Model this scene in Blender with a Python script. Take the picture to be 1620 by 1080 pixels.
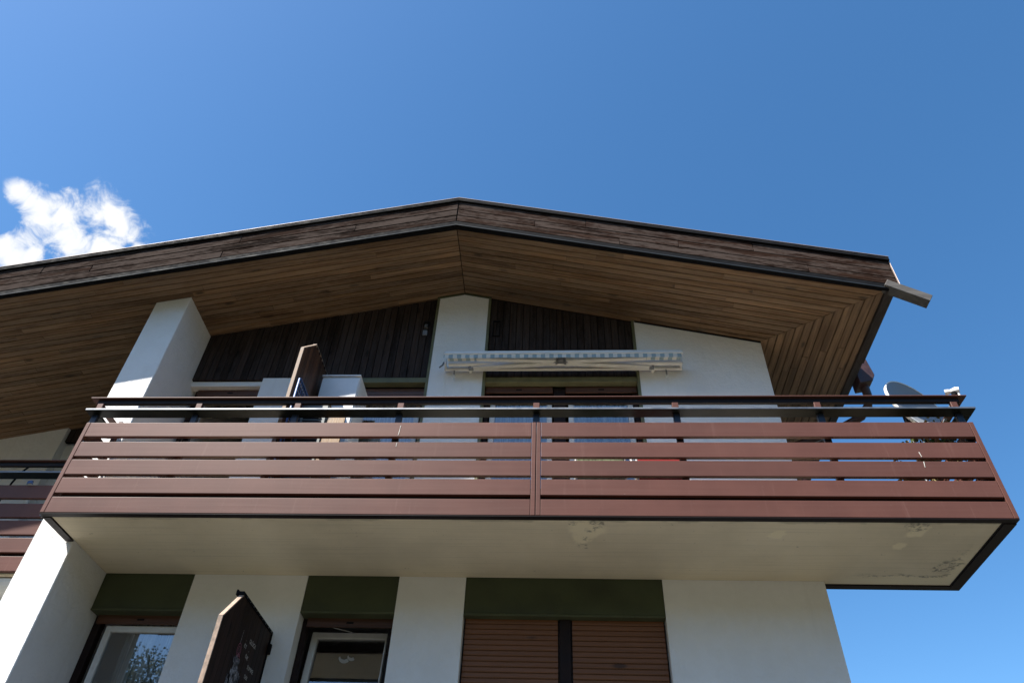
import bpy, bmesh, math, random
from mathutils import Vector, Matrix
random.seed(7)
SC = bpy.context.scene
for o in list(bpy.data.objects): bpy.data.objects.remove(o)
COL = SC.collection

# ------------------------------------------------------------------ camera
cd = bpy.data.cameras.new("camera"); cam = bpy.data.objects.new("camera", cd); COL.objects.link(cam)
cd.sensor_width = 36; cd.lens = 26.16; cd.clip_start = 0.05; cd.clip_end = 3000
yaw, pit, rol = math.radians(-4.5665), math.radians(43.352), math.radians(2.7374)
d_ = Vector((math.sin(yaw)*math.cos(pit), math.cos(yaw)*math.cos(pit), math.sin(pit)))
r0 = Vector((math.cos(yaw), -math.sin(yaw), 0)); u0 = r0.cross(d_)
r_ = math.cos(rol)*r0 + math.sin(rol)*u0; u_ = -math.sin(rol)*r0 + math.cos(rol)*u0
cam.matrix_world = Matrix(((r_.x, u_.x, -d_.x, 0), (r_.y, u_.y, -d_.y, 0), (r_.z, u_.z, -d_.z, 1.6), (0, 0, 0, 1)))
SC.camera = cam

# ------------------------------------------------------------------ sun and sky
SDIR = Vector((0.566, 0.436, -1.0)).normalized()
sl = bpy.data.lights.new("sun", 'SUN'); sl.energy = 5.0; sl.angle = math.radians(0.5); sl.color = (1.0, 0.955, 0.88)
so = bpy.data.objects.new("sun", sl); COL.objects.link(so); so.location = (-20, -15, 30)
so.rotation_euler = SDIR.to_track_quat('-Z', 'Y').to_euler()
W = bpy.data.worlds.new("World"); SC.world = W; W.use_nodes = True
nt = W.node_tree; nt.nodes.clear()
N = nt.nodes.new; L = nt.links.new
out = N('ShaderNodeOutputWorld'); bg = N('ShaderNodeBackground'); sky = N('ShaderNodeTexSky')
sky.sky_type = 'NISHITA'; sky.sun_disc = False
sky.sun_elevation = math.asin(-SDIR.z); sky.sun_rotation = math.atan2(-SDIR.x, -SDIR.y)
sky.altitude = 900; sky.air_density = 1.0; sky.dust_density = 1.3; sky.ozone_density = 2.2
hs = N('ShaderNodeHueSaturation'); hs.inputs['Saturation'].default_value = 1.25; hs.inputs['Hue'].default_value = 0.496; hs.inputs['Value'].default_value = 1.0
L(sky.outputs[0], hs.inputs['Color'])
bg.inputs['Strength'].default_value = 0.084
tc = N('ShaderNodeTexCoord')
def wmath(op, a, b=None, clamp=False):
    n = N('ShaderNodeMath'); n.operation = op; n.use_clamp = clamp
    for i, v in enumerate((a, b)):
        if v is None: continue
        if hasattr(v, 'is_linked'): L(v, n.inputs[i])
        else: n.inputs[i].default_value = v
    return n.outputs[0]
nz = N('ShaderNodeTexNoise'); nz.inputs['Scale'].default_value = 34; nz.inputs['Distortion'].default_value = 0.6; nz.inputs['Detail'].default_value = 9; nz.inputs['Roughness'].default_value = 0.62
L(tc.outputs['Generated'], nz.inputs['Vector'])
acc = None
for c, rr in (((-.523, .508, .684), .036), ((-.507, .524, .684), .025), ((-.563, .489, .666), .034), ((-.590, .457, .666), .016), ((-.583, .466, .666), .016), ((-.573, .477, .668), .020),
              ((-.553, .516, .653), .030), ((-.601, .505, .619), .030), ((-.588, .515, .624), .018), ((-.525, .535, .662), .024), ((-.483, .556, .676), .008), ((-.497, .545, .676), .009)):
    dn = N('ShaderNodeVectorMath'); dn.operation = 'DISTANCE'; L(tc.outputs['Generated'], dn.inputs[0]); dn.inputs[1].default_value = Vector(c).normalized()
    mr = N('ShaderNodeMapRange'); mr.interpolation_type = 'SMOOTHSTEP'; L(dn.outputs['Value'], mr.inputs[0])
    mr.inputs[1].default_value = 0.0; mr.inputs[2].default_value = rr*1.55; mr.inputs[3].default_value = 1; mr.inputs[4].default_value = 0
    acc = mr.outputs[0] if acc is None else wmath('MAXIMUM', acc, mr.outputs[0])
cl = wmath('ADD', acc, wmath('MULTIPLY', wmath('SUBTRACT', nz.outputs[0], 0.5), 2.6))
mr = N('ShaderNodeMapRange'); mr.interpolation_type = 'SMOOTHSTEP'; L(cl, mr.inputs[0]); mr.inputs[1].default_value = 0.22; mr.inputs[2].default_value = 1.10
gate = N('ShaderNodeMapRange'); L(acc, gate.inputs[0]); gate.inputs[1].default_value = 0.02; gate.inputs[2].default_value = 0.25
mask = wmath('MULTIPLY', mr.outputs[0], gate.outputs[0])
mx = N('ShaderNodeMix'); mx.data_type = 'RGBA'; L(mask, mx.inputs['Factor']); L(hs.outputs[0], mx.inputs[6]); mx.inputs[7].default_value = (4.4, 4.5, 4.65, 1)
L(mx.outputs[2], bg.inputs['Color']); L(bg.outputs[0], out.inputs['Surface'])
SC.view_settings.view_transform = 'Standard'; SC.view_settings.look = 'None'; SC.view_settings.gamma = 1
SC.view_settings.exposure = 1.45; SC.view_settings.use_curve_mapping = False
SC.render.engine = 'CYCLES'

# ------------------------------------------------------------------ materials
class NB:
    def __init__(s, name):
        s.m = bpy.data.materials.new(name); s.m.use_nodes = True; s.t = s.m.node_tree; s.t.nodes.clear()
        s.out = s.n('ShaderNodeOutputMaterial'); s.p = s.n('ShaderNodeBsdfPrincipled'); s.l(s.p.outputs[0], s.out.inputs[0])
        g = s.n('ShaderNodeNewGeometry'); s.pos = g.outputs['Position']; s.nrm = g.outputs['Normal']
        s.rnd = s.n('ShaderNodeObjectInfo').outputs['Random']
    def n(s, t): return s.t.nodes.new(t)
    def l(s, a, b): s.t.links.new(a, b)
    def put(s, v, i):
        if hasattr(v, 'is_linked'): s.l(v, i)
        else: i.default_value = v
    def math(s, op, a, b=0.0, clamp=False):
        n = s.n('ShaderNodeMath'); n.operation = op; n.use_clamp = clamp; s.put(a, n.inputs[0]); s.put(b, n.inputs[1]); return n.outputs[0]
    def vmath(s, op, a, b):
        n = s.n('ShaderNodeVectorMath'); n.operation = op; s.put(a, n.inputs[0]); s.put(b, n.inputs[1]); return n.outputs[1] if op == 'DISTANCE' else n.outputs[0]
    def noise(s, vec, scale, detail=4, rough=.55, dist=0.0):
        n = s.n('ShaderNodeTexNoise'); s.l(vec, n.inputs['Vector']); n.inputs['Scale'].default_value = scale
        n.inputs['Detail'].default_value = detail; n.inputs['Roughness'].default_value = rough; n.inputs['Distortion'].default_value = dist; return n.outputs[0]
    def rng(s, v, a, b, c=0.0, d=1.0, smooth=True):
        n = s.n('ShaderNodeMapRange'); n.interpolation_type = 'SMOOTHSTEP' if smooth else 'LINEAR'
        s.l(v, n.inputs[0]); n.inputs[1].default_value = a; n.inputs[2].default_value = b; n.inputs[3].default_value = c; n.inputs[4].default_value = d; return n.outputs[0]
    def mix(s, f, a, b, mode='MIX'):
        n = s.n('ShaderNodeMix'); n.data_type = 'RGBA'; n.blend_type = mode; s.put(f, n.inputs['Factor'])
        for v, i in ((a, 6), (b, 7)):
            if hasattr(v, 'is_linked'): s.l(v, n.inputs[i])
            else: n.inputs[i].default_value = tuple(v)+((1,) if len(v) == 3 else ())
        return n.outputs[2]
    def bump(s, h, strength=.3, dist=.01):
        n = s.n('ShaderNodeBump'); n.inputs['Strength'].default_value = strength; n.inputs['Distance'].default_value = dist; s.l(h, n.inputs['Height']); s.l(n.outputs[0], s.p.inputs['Normal'])
    def xyz(s, v):
        n = s.n('ShaderNodeSeparateXYZ'); s.l(v, n.inputs[0]); return n.outputs
    def comb(s, x, y, z):
        n = s.n('ShaderNodeCombineXYZ'); s.put(x, n.inputs[0]); s.put(y, n.inputs[1]); s.put(z, n.inputs[2]); return n.outputs[0]
    def fin(s, color, rough=.6, metal=0.0, spec=.5):
        s.put(color if hasattr(color, 'is_linked') else tuple(color)+(1,), s.p.inputs['Base Color']); s.put(rough, s.p.inputs['Roughness'])
        s.p.inputs['Metallic'].default_value = metal; s.p.inputs['Specular IOR Level'].default_value = spec; return s.m
def scl(c, k): return tuple(x*k for x in c)

def plain(name, c, rough=.5, metal=0.0, spec=.5, var=.15, scale=9, fine=None):
    b = NB(name); n1 = b.noise(b.pos, scale, 5); n2 = b.noise(b.pos, scale*14, 3)
    col = b.mix(b.rng(n1, .3, .7), scl(c, 1-var), scl(c, 1+var)); col = b.mix(b.math('MULTIPLY', b.rng(n2, .55, .8), .25), col, scl(c, 1-2*var))
    if fine: b.bump(b.noise(b.pos, fine[0], 4), fine[1], fine[2])
    return b.fin(col, b.rng(n1, .3, .7, rough*.85, min(1, rough*1.15)), metal, spec)

def plaster(name, c, stain=.25):
    b = NB(name); x, y, z = b.xyz(b.pos)
    n1 = b.noise(b.pos, 1.3, 5); n2 = b.noise(b.comb(b.math('MULTIPLY', x, 6), b.math('MULTIPLY', y, 6), b.math('MULTIPLY', z, .6)), 1.0, 5)
    col = b.mix(b.math('MULTIPLY', b.rng(n1, .35, .75), stain), c, scl((c[0], c[1]*.985, c[2]*.95), .84))
    col = b.mix(b.math('MULTIPLY', b.rng(n2, .55, .8), stain*.7), col, scl((c[0], c[1]*.97, c[2]*.92), .72))
    tw = b.noise(b.pos, 7.5, 6, .65, .4); col = b.mix(b.math('MULTIPLY', b.rng(tw, .35, .7), .16), col, scl(c, .80))
    sp = b.noise(b.pos, 38, 2); col = b.mix(b.math('MULTIPLY', b.rng(sp, .73, .78), .5), col, scl(c, .45))
    h = b.math('ADD', b.noise(b.pos, 160, 4, .7), b.math('ADD', b.math('MULTIPLY', b.noise(b.pos, 22, 4), 1.6), b.math('MULTIPLY', tw, 3.0))); b.bump(h, .5, .008)
    return b.fin(col, .9, 0, .25)

def wood(name, c1, c2, axis, rough=.6, weather=0.0, wcol=(.2, .18, .17), var=.35, spec=.35, slope=0.0):
    b = NB(name); off = b.comb(b.math('MULTIPLY', b.rnd, 37.0), b.math('MULTIPLY', b.rnd, 91.0), b.math('MULTIPLY', b.rnd, 53.0))
    if axis == 'X':   # boards that follow the roof slope: grain runs with them
        px, py, pz = b.xyz(b.pos); v0 = b.comb(px, py, b.math('ADD', pz, b.math('MULTIPLY', b.math('ABSOLUTE', b.math('ADD', px, 1.245)), slope)))
    else: v0 = b.pos
    v = b.vmath('ADD', v0, off)
    ax = 'XYZ'.index(axis)
    s = [26, 26, 26]; s[ax] = 1.1; vg = b.vmath('MULTIPLY', v, Vector(s))
    s2 = [110, 110, 110]; s2[ax] = 3; vf = b.vmath('MULTIPLY', v, Vector(s2))
    s3 = [9, 9, 9]; s3[ax] = 3.2; vk = b.vmath('MULTIPLY', v, Vector(s3))
    g = b.noise(vg, 1, 5, .6, .6); f = b.noise(vf, 1, 3)
    col = b.mix(b.rng(g, .3, .72), c1, c2); col = b.mix(b.math('MULTIPLY', b.rng(f, .5, .75), .35), col, scl(c1, .55))
    vo = b.n('ShaderNodeTexVoronoi'); b.l(vk, vo.inputs['Vector']); vo.inputs['Scale'].default_value = .55
    kn = b.rng(vo.outputs['Distance'], .07, .16, 1, 0); col = b.mix(b.math('MULTIPLY', kn, .85), col, scl(c1, .28))
    col = b.mix(1.0, col, b.mix(b.rng(b.math('FRACT', b.math('MULTIPLY', b.rnd, 7.31)), 0, 1, smooth=False), (1-var, 1-var*1.05, 1-var*1.15), (1+var, 1+var*.95, 1+var*.8)), 'MULTIPLY')
    if weather:
        wn = b.noise(b.vmath('MULTIPLY', v, Vector([7 if i != ax else 1.0 for i in range(3)])), 1, 6, .7)
        wf = b.noise(b.vmath('MULTIPLY', v, Vector([60 if i != ax else 9.0 for i in range(3)])), 1, 4, .75)
        col = b.mix(b.math('MULTIPLY', b.rng(b.math('ADD', wn, b.math('MULTIPLY', wf, .7)), .74, .96), weather), col, wcol)
    b.bump(b.math('ADD', g, b.math('MULTIPLY', f, .6)), .4, .004)
    return b.fin(col, rough, 0, spec)

def paint(name, c, rough=.42, brushed=True):
    b = NB(name); x, y, z = b.xyz(b.pos)
    n1 = b.noise(b.comb(b.math('MULTIPLY', x, .9), y, b.math('MULTIPLY', z, 55)), 1, 4); n2 = b.noise(b.pos, 3, 4); n3 = b.noise(b.pos, 60, 3)
    col = b.mix(b.rng(n2, .3, .75), scl(c, .93), scl(c, 1.08)); col = b.mix(b.math('MULTIPLY', b.rng(n1, .45, .75), .18), col, scl((c[0]+.012, c[1]+.012, c[2]+.012), 1.12))
    col = b.mix(b.math('MULTIPLY', b.rng(n3, .70, .76), .35), col, (.30, .26, .22))
    dr_ = b.noise(b.comb(b.math('MULTIPLY', x, 22), b.math('MULTIPLY', y, 3), b.math('MULTIPLY', z, 1.1)), 1, 5, .6)
    col = b.mix(b.math('MULTIPLY', b.rng(dr_, .58, .78), .30), col, (c[0]*1.5+.01, c[1]*1.8+.01, c[2]*1.9+.01))
    col = b.mix(1.0, col, b.mix(b.rnd, (.92, .93, .94), (1.07, 1.05, 1.05)), 'MULTIPLY')
    if brushed: b.bump(b.math('ADD', n1, b.noise(b.comb(b.math('MULTIPLY', x, 1.3), 0, b.math('MULTIPLY', z, 2)), 1, 3)), .12, .003)
    return b.fin(col, b.rng(n1, .3, .7, rough*.95, rough*1.12), 0, .19)

M = {}
M['plaster'] = plaster('white_plaster', (.80, .785, .765), .4)
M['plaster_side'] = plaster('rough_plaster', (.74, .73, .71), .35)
M['brown'] = paint('brown_metal_paint', (.098, .042, .0315), .46)
M['brown_dark'] = paint('dark_brown_metal_paint', (.013, .008, .008), .55)
M['shelf'] = plain('dark_slate_panel', (.008, .010, .010), .36, 0, .10, .3, 4)
M['post_shaded'] = plain('shelf_shaded_post_paint', (.014, .017, .026), .3, 0, .35, .2, 6)  # brown posts below the shelf, its shadow painted in as blue-black
M['zinc'] = plain('zinc_edge', (.17, .18, .195), .48, .85, .5, .12, 8)
M['black'] = plain('black_bitumen', (.008, .0085, .010), .75, 0, .04, .3, 12)
M['blue_steel'] = plain('blue_grey_sheet_metal', (.016, .021, .027), .7, .0, .08, .2, 7)
M['roof_metal'] = plain('dark_roof_sheet', (.05, .045, .045), .35, .5, .5)
M['lip'] = plain('pale_copper_lip', (.26, .20, .17), .5, .1)
M['soffX'] = wood('soffit_pine_along_gable', (.095, .052, .026), (.225, .134, .070), 'X', .66, .35, (.25, .19, .135), .30, slope=.236)
M['soffY'] = wood('soffit_pine_along_eave', (.110, .064, .034), (.265, .168, .096), 'Y', .62, .15, (.10, .09, .08), .2)
M['fascia'] = wood('weathered_fascia_board', (.0035, .002, .0018), (.026, .0135, .0095), 'X', .95, .75, (.070, .054, .047), .45, .02, slope=.24)
M['clad'] = wood('dark_stained_cladding', (.018, .0125, .011), (.042, .027, .022), 'Z', .7, .35, (.062, .052, .052), .4, .12)
M['wood_dark'] = wood('dark_eave_board', (.018, .014, .013), (.036, .026, .022), 'Y', .6, .5, (.07, .06, .055))
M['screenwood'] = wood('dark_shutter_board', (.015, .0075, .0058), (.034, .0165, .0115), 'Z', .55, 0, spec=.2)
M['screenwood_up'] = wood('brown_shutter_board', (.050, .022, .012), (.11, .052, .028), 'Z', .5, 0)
M['edge_old'] = plain('peeling_pale_edge', (.27, .195, .145), .7, 0, .4, .35, 22)
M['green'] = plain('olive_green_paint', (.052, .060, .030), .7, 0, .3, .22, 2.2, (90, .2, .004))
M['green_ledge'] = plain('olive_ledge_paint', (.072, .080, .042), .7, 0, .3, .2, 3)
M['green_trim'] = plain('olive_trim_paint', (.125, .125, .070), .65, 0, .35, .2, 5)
M['headbar'] = wood('reddish_head_board', (.060, .024, .013), (.105, .044, .024), 'X', .5, 0, var=.1)
M['frame_dark'] = plain('dark_brown_frame_paint', (.018, .011, .010), .55, 0, .12, .2)
M['casement'] = plain('white_casement_paint', (.62, .61, .585), .4, 0, .5, .05)
M['shutter'] = wood('brown_plastic_shutter', (.150, .058, .022), (.185, .073, .030), 'X', .5, 0, var=.06)
M['shutter_pink'] = plain('faded_brown_shutter', (.11, .055, .045), .55)
M['dark'] = plain('dark_void_board', (.006, .005, .005), .9, 0, .2)
M['blind'] = plain('dark_grey_blind', (.10, .10, .095), .9, 0, .1, .1)
M['interior'] = plain('interior_paint', (.30, .28, .26), .9, 0, .2, .08)
M['awn_metal'] = plain('pale_awning_metal', (.60, .60, .57), .38, .1, .5, .06, 6)
M['steel'] = plain('zinc_grey_metal', (.25, .26, .27), .4, .7)
M['white_pl'] = plain('white_plastic', (.78, .77, .74), .35, 0, .5, .05)
M['cab'] = plain('white_cabinet_enamel', (.66, .68, .70), .45, 0, .5, .04)
M['grey_cab'] = plain('grey_cabinet_enamel', (.12, .13, .12), .5, 0, .5, .08)
M['yellow'] = wood('varnished_yellow_wood', (.13, .065, .018), (.24, .13, .04), 'Z', .4, 0, var=.1)
M['blue'] = plain('blue_enamel', (.035, .085, .22), .4)
M['dish'] = plain('grey_dish_paint', (.20, .21, .22), .45, .1, .5, .05)
M['hopper'] = plain('red_brown_hopper', (.040, .016, .015), .5, 0, .5, .3, 14)
M['spout'] = wood('weathered_spout_wood', (.055, .050, .047), (.10, .092, .085), 'X', .7, .3, (.14, .13, .12), .1)
M['pot'] = plain('terracotta', (.22, .085, .045), .8, 0, .3, .15)
M['leaf'] = plain('leaf_green', (.055, .080, .022), .8, 0, .1, .45, 24)
M['leaf_dry'] = plain('dry_leaf', (.16, .13, .05), .7, 0, .3, .35, 22)
M['bark'] = plain('bark', (.09, .07, .05), .9, 0, .2, .3, 12, (30, .6, .02))
M['red'] = plain('red_fabric', (.30, .03, .03), .9, 0, .2, .1)
M['greenfab'] = plain('patterned_green_fabric', (.16, .19, .11), .9, 0, .2, .5, 30)
M['chalk'] = plain('pale_chalk', (.50, .48, .45), .95, 0, .1, .3, 90)
M['chalk_pink'] = plain('pink_chalk', (.34, .13, .17), .95, 0, .1, .3, 90)
M['chalk_white'] = plain('smudged_white_chalk', (.24, .24, .26), .95, 0, .1, .55, 40)
M['lime'] = plain('dried_white_dropping', (.60, .58, .52), .9, 0, .1)

# slab underside: painted concrete with shutter-board lines, a pale repair and peeling patches
b = NB('painted_concrete'); x, y, z = b.xyz(b.pos)
base = (.70, .610, .455)
n1 = b.noise(b.pos, .9, 5, .6); line = b.noise(b.comb(b.math('MULTIPLY', x, .7), b.math('MULTIPLY', y, 42), z), 1, 4); wv = b.noise(b.pos, 7, 6, .7)
col = b.mix(b.rng(n1, .3, .7), scl(base, .9), scl(base, 1.07)); col = b.mix(b.math('MULTIPLY', b.rng(line, .48, .74), .30), col, scl(base, .62))
def near(cx, cy, rad, amp=.22):
    dd = b.vmath('DISTANCE', b.comb(x, b.math('MULTIPLY', y, 1.0), 0), Vector((cx, cy, 0)))
    return b.rng(b.math('ADD', dd, b.math('MULTIPLY', b.math('SUBTRACT', wv, .5), amp)), rad*.55, rad, 1, 0)
pale = None
for cx, cy, rr in ((1.965, 6.096, .085), (.27, 6.02, .20), (.22, 6.2, .11), (3.15, 6.03, .12), (3.08, 6.3, .08)):
    v = near(cx, cy, rr); pale = v if pale is None else b.math('MAXIMUM', pale, v)
# flaking paint: a ragged grey seam runs a hand's breadth inside the outer rim, paler bare plaster outside it
nz1 = b.math('SUBTRACT', b.noise(b.pos, 3.2, 8, .68), .5); nz2 = b.math('SUBTRACT', b.noise(b.pos, 11, 6, .7), .5)
w_ = b.math('MINIMUM', b.math('SUBTRACT', 3.81, x), b.math('SUBTRACT', 7.0, y))
w_ = b.math('ADD', w_, b.math('ADD', b.math('MULTIPLY', nz1, .26), b.math('MULTIPLY', nz2, .07)))
zone = b.math('MULTIPLY', b.rng(b.math('ADD', b.math('MULTIPLY', x, .6), y), 8.35, 8.95), b.rng(x, 2.55, 2.95))
rimp = b.math('MULTIPLY', b.rng(w_, .105, .125, 1, 0), zone); pale = b.math('MAXIMUM', pale, b.math('MULTIPLY', rimp, .8))
col = b.mix(b.math('MULTIPLY', pale, .8), col, (.84, .74, .53))
seam = b.math('MULTIPLY', b.math('MULTIPLY', b.rng(w_, .085, .115), b.rng(w_, .125, .185, 1, 0)), zone)
fl = b.noise(b.comb(b.math('MULTIPLY', x, .8), y, 0), 22, 7, .72, .6)
pk = None
for cx, cy, rr in ((.14, 5.92, .05), (.36, 5.93, .10), (.30, 6.03, .06), (.27, 6.20, .05), (.25, 6.34, .06), (3.12, 5.93, .13), (3.66, 6.62, .13), (3.60, 6.72, .10)):
    v = near(cx, cy, rr, .12); pk = v if pk is None else b.math('MAXIMUM', pk, v)
flake = b.math('MULTIPLY', b.math('MAXIMUM', seam, pk), b.rng(fl, .46, .60))
col = b.mix(b.math('MULTIPLY', flake, .75), col, (.15, .145, .13))
fe = b.math('MULTIPLY', b.rng(b.math('ADD', y, b.math('MULTIPLY', nz1, .12)), 5.89, 5.915, 1, 0), b.rng(b.noise(b.pos, 2.0, 4), .45, .55))
col = b.mix(b.math('MULTIPLY', fe, .5), col, (.30, .27, .20))
spk = b.noise(b.pos, 30, 2); col = b.mix(b.math('MULTIPLY', b.rng(spk, .73, .77), .5), col, (.12, .11, .09))
b.bump(b.math('ADD', b.math('MULTIPLY', line, .7), b.math('SUBTRACT', b.noise(b.pos, 50, 4), b.math('MULTIPLY', flake, 1.5))), .4, .006)
M['concrete'] = b.fin(col, .9, 0, .2)

# striped awning cloth (stripes run out from the wall)
b = NB('striped_awning_cloth'); x, y, z = b.xyz(b.pos)
st = b.math('FRACT', b.math('MULTIPLY', b.math('ADD', x, 20.02), 9.75)); k = b.rng(st, .47, .51)
col = b.mix(k, (.60, .60, .56), (.26, .34, .37)); n_ = b.noise(b.pos, 7, 4); col = b.mix(b.math('MULTIPLY', b.rng(n_, .4, .8), .3), col, (.30, .30, .24)); b.bump(b.noise(b.pos, 300, 2), .2, .002)
M['stripes'] = b.fin(col, .9, 0, .2)

# curtains: shading of the folds painted in as grey and white stripes
b = NB('white_voile_curtain'); x, y, z = b.xyz(b.pos)
n_ = b.noise(b.comb(b.math('MULTIPLY', x, 30), b.math('MULTIPLY', y, 4), b.math('MULTIPLY', z, .4)), 1, 4)
M['curtain'] = b.fin(b.mix(b.rng(n_, .35, .7), (.30, .305, .31), (.95, .95, .95)), .95, 0, .1)

# window glass: coated double pane, mirror part over a see-through part
b = NB('window_glass'); gl = b.n('ShaderNodeBsdfGlossy'); gl.inputs['Roughness'].default_value = .01; gl.inputs['Color'].default_value = (.95, .97, 1, 1)
tr = b.n('ShaderNodeBsdfTransparent'); tr.inputs['Color'].default_value = (.95, .96, .955, 1); fr = b.n('ShaderNodeFresnel'); fr.inputs['IOR'].default_value = 2.5
bm_ = b.n('ShaderNodeBump'); bm_.inputs['Strength'].default_value = .006; bm_.inputs['Distance'].default_value = .01; b.l(b.noise(b.pos, 1.3, 2), bm_.inputs['Height']); b.l(bm_.outputs[0], gl.inputs['Normal'])
ms = b.n('ShaderNodeMixShader'); b.l(fr.outputs[0], ms.inputs[0]); b.l(tr.outputs[0], ms.inputs[1]); b.l(gl.outputs[0], ms.inputs[2]); b.l(ms.outputs[0], b.out.inputs[0])
M['glass'] = b.m

# ground: pale paved yard and lawn
b = NB('yard_ground'); x, y, z = b.xyz(b.pos); n1 = b.noise(b.pos, .35, 6); n2 = b.noise(b.pos, 14, 6, .7)
col = b.mix(b.rng(n2, .3, .75), (.042, .038, .034), (.090, .083, .073)); col = b.mix(b.rng(n1, .54, .60), col, b.mix(b.rng(n2, .3, .7), (.035, .045, .020), (.065, .08, .035)))
b.bump(n2, .6, .03); M['ground'] = b.fin(col, .95, 0, .1)

M['blocker_green'] = plain('horizon_blocker_green', (.035, .045, .020), .95, 0, .1, .5, .25)  # for the unseen ring that blocks light from the horizon

# ------------------------------------------------------------------ mesh helpers
class MB:
    def __init__(s): s.v = []; s.f = []; s.sm = []
    def add(s, vs, fs, smooth=False):
        k = len(s.v); s.v += [tuple(v) for v in vs]; s.f += [tuple(i+k for i in f) for f in fs]; s.sm += [smooth]*len(fs); return s
    def box(s, x0, x1, y0, y1, z0, z1):
        return s.add([(x, y, z) for z in (z0, z1) for y in (y0, y1) for x in (x0, x1)], [(0, 2, 3, 1), (4, 5, 7, 6), (0, 1, 5, 4), (2, 6, 7, 3), (0, 4, 6, 2), (1, 3, 7, 5)])
    def prism(s, poly, a0, a1, axis='Y'):   # poly in the plane across axis: Y -> (x,z), X -> (y,z), Z -> (x,y)
        n = len(poly)
        def P(p, a): return {'Y': (p[0], a, p[1]), 'X': (a, p[0], p[1]), 'Z': (p[0], p[1], a)}[axis]
        area = sum(poly[i][0]*poly[(i+1) % n][1]-poly[(i+1) % n][0]*poly[i][1] for i in range(n))
        flip = (area > 0) != (axis == 'Y')
        lo = list(range(n)); hi = [i+n for i in lo]
        fs = [tuple(lo), tuple(reversed(hi))]+[(i, i+n, (i+1) % n+n, (i+1) % n) for i in lo]
        if flip is False or flip is True:
            pass
        if flip: fs = [tuple(reversed(f)) for f in fs]
        return s.add([P(p, a0) for p in poly]+[P(p, a1) for p in poly], fs)
    def tube(s, pts, r, seg=8, cap=True):
        pts = [Vector(p) for p in pts]; rr = r if isinstance(r, (list, tuple)) else [r]*len(pts); rings = []
        for i, p in enumerate(pts):
            t = (pts[min(i+1, len(pts)-1)]-pts[max(i-1, 0)]).normalized(); a = t.cross(Vector((0, 0, 1)))
            if a.length < .05: a = t.cross(Vector((1, 0, 0)))
            a.normalize(); c = t.cross(a)
            rings.append([p+(a*math.cos(2*math.pi*k/seg)+c*math.sin(2*math.pi*k/seg))*rr[i] for k in range(seg)])
        vs = [v for R in rings for v in R]; fs = []
        for i in range(len(pts)-1):
            for k in range(seg): fs.append((i*seg+k, i*seg+(k+1) % seg, (i+1)*seg+(k+1) % seg, (i+1)*seg+k))
        s.add(vs, fs, True)
        if cap: s.add(rings[0], [tuple(reversed(range(seg)))]); s.add(rings[-1], [tuple(range(seg))])
        return s
    def build(s, name, mat, parent=None, bevel=0.0, label=None, seg=1):
        me = bpy.data.meshes.new(name); me.from_pydata(s.v, [], s.f); me.validate()
        for p, q in zip(me.polygons, s.sm): p.use_smooth = q
        bm = bmesh.new(); bm.from_mesh(me)
        if len(bm.faces) > 1: bmesh.ops.recalc_face_normals(bm, faces=bm.faces)
        if bevel: bmesh.ops.bevel(bm, geom=list(bm.edges), offset=bevel, segments=seg, affect='EDGES', profile=.5)
        bm.to_mesh(me); bm.free(); me.materials.append(M[mat])
        o = bpy.data.objects.new(name, me); COL.objects.link(o)
        if parent: o.parent = parent; o.matrix_parent_inverse = parent.matrix_world.inverted()
        if label: o['label'] = label
        return o
def box(name, mat, parent, x0, x1, y0, y1, z0, z1, bevel=0.0, label=None): return MB().box(x0, x1, y0, y1, z0, z1).build(name, mat, parent, bevel, label)
def tag(o, label, cat, group=None):
    o['label'] = label; o['category'] = cat
    if group: o['group'] = group
    return o
def thing(name, label, cat, loc=(0, 0, 0), group=None):
    o = bpy.data.objects.new(name, None); COL.objects.link(o); o.location = loc; o.matrix_world = Matrix.Translation(loc); return tag(o, label, cat, group)

# ------------------------------------------------------------------ ground
g = MB().add([(-400, -400, 0), (400, -400, 0), (400, 400, 0), (-400, 400, 0)], [(0, 1, 2, 3)]).build('ground', 'ground'); g['kind'] = 'structure'

# unseen dark green ring around the yard, added to block low sky light
hv = []; hf = []; NA, NR = 96, 7
for i in range(NA):
    a = 2*math.pi*i/NA; front = .5+.5*math.cos(a-math.pi)            # a = 0 looks along +y; the blocking ring is highest behind the viewer
    el = math.radians(5+8*front**1.2+1.8*math.sin(5*a)+1.1*math.sin(11*a+1))
    for j in range(NR):
        q = j/(NR-1); R = 60+240*q; hv.append((R*math.sin(a), R*math.cos(a)+6, R*math.tan(el)*q**.8+random.uniform(-2, 2)*(j > 0)-.3))
for i in range(NA):
    for j in range(NR-1): k = (i+1) % NA; hf.append((i*NR+j, i*NR+j+1, k*NR+j+1, k*NR+j))
h_ = MB().add(hv, hf, True).build('horizon_blocker', 'blocker_green'); h_['kind'] = 'structure'

# ------------------------------------------------------------------ the house
YB, YW, YP = 5.80, 7.0, 6.32
XR, ZR = -1.243, 9.152
SLL, SLR = .2215, .2500
def zs(x): return ZR+SLL*(x-XR) if x < XR else ZR-SLR*(x-XR)
house = thing('chalet', 'white plastered chalet house with brown timber gable roof and long slatted balcony', 'house', (-1, 7, 0))
XE = 3.80
# roof body above the boards
MB().prism([(-9.8, zs(-9.8)+.05), (XR, ZR+.05), (XE-.03, zs(XE-.03)+.05), (XE-.03, zs(XE-.03)+.30), (XR, ZR+.38), (-9.8, zs(-9.8)+.38)], 5.853, 13.5).build('roof', 'roof_metal', house)
RF = [o for o in COL.objects if o.name == 'roof'][0]
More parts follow.
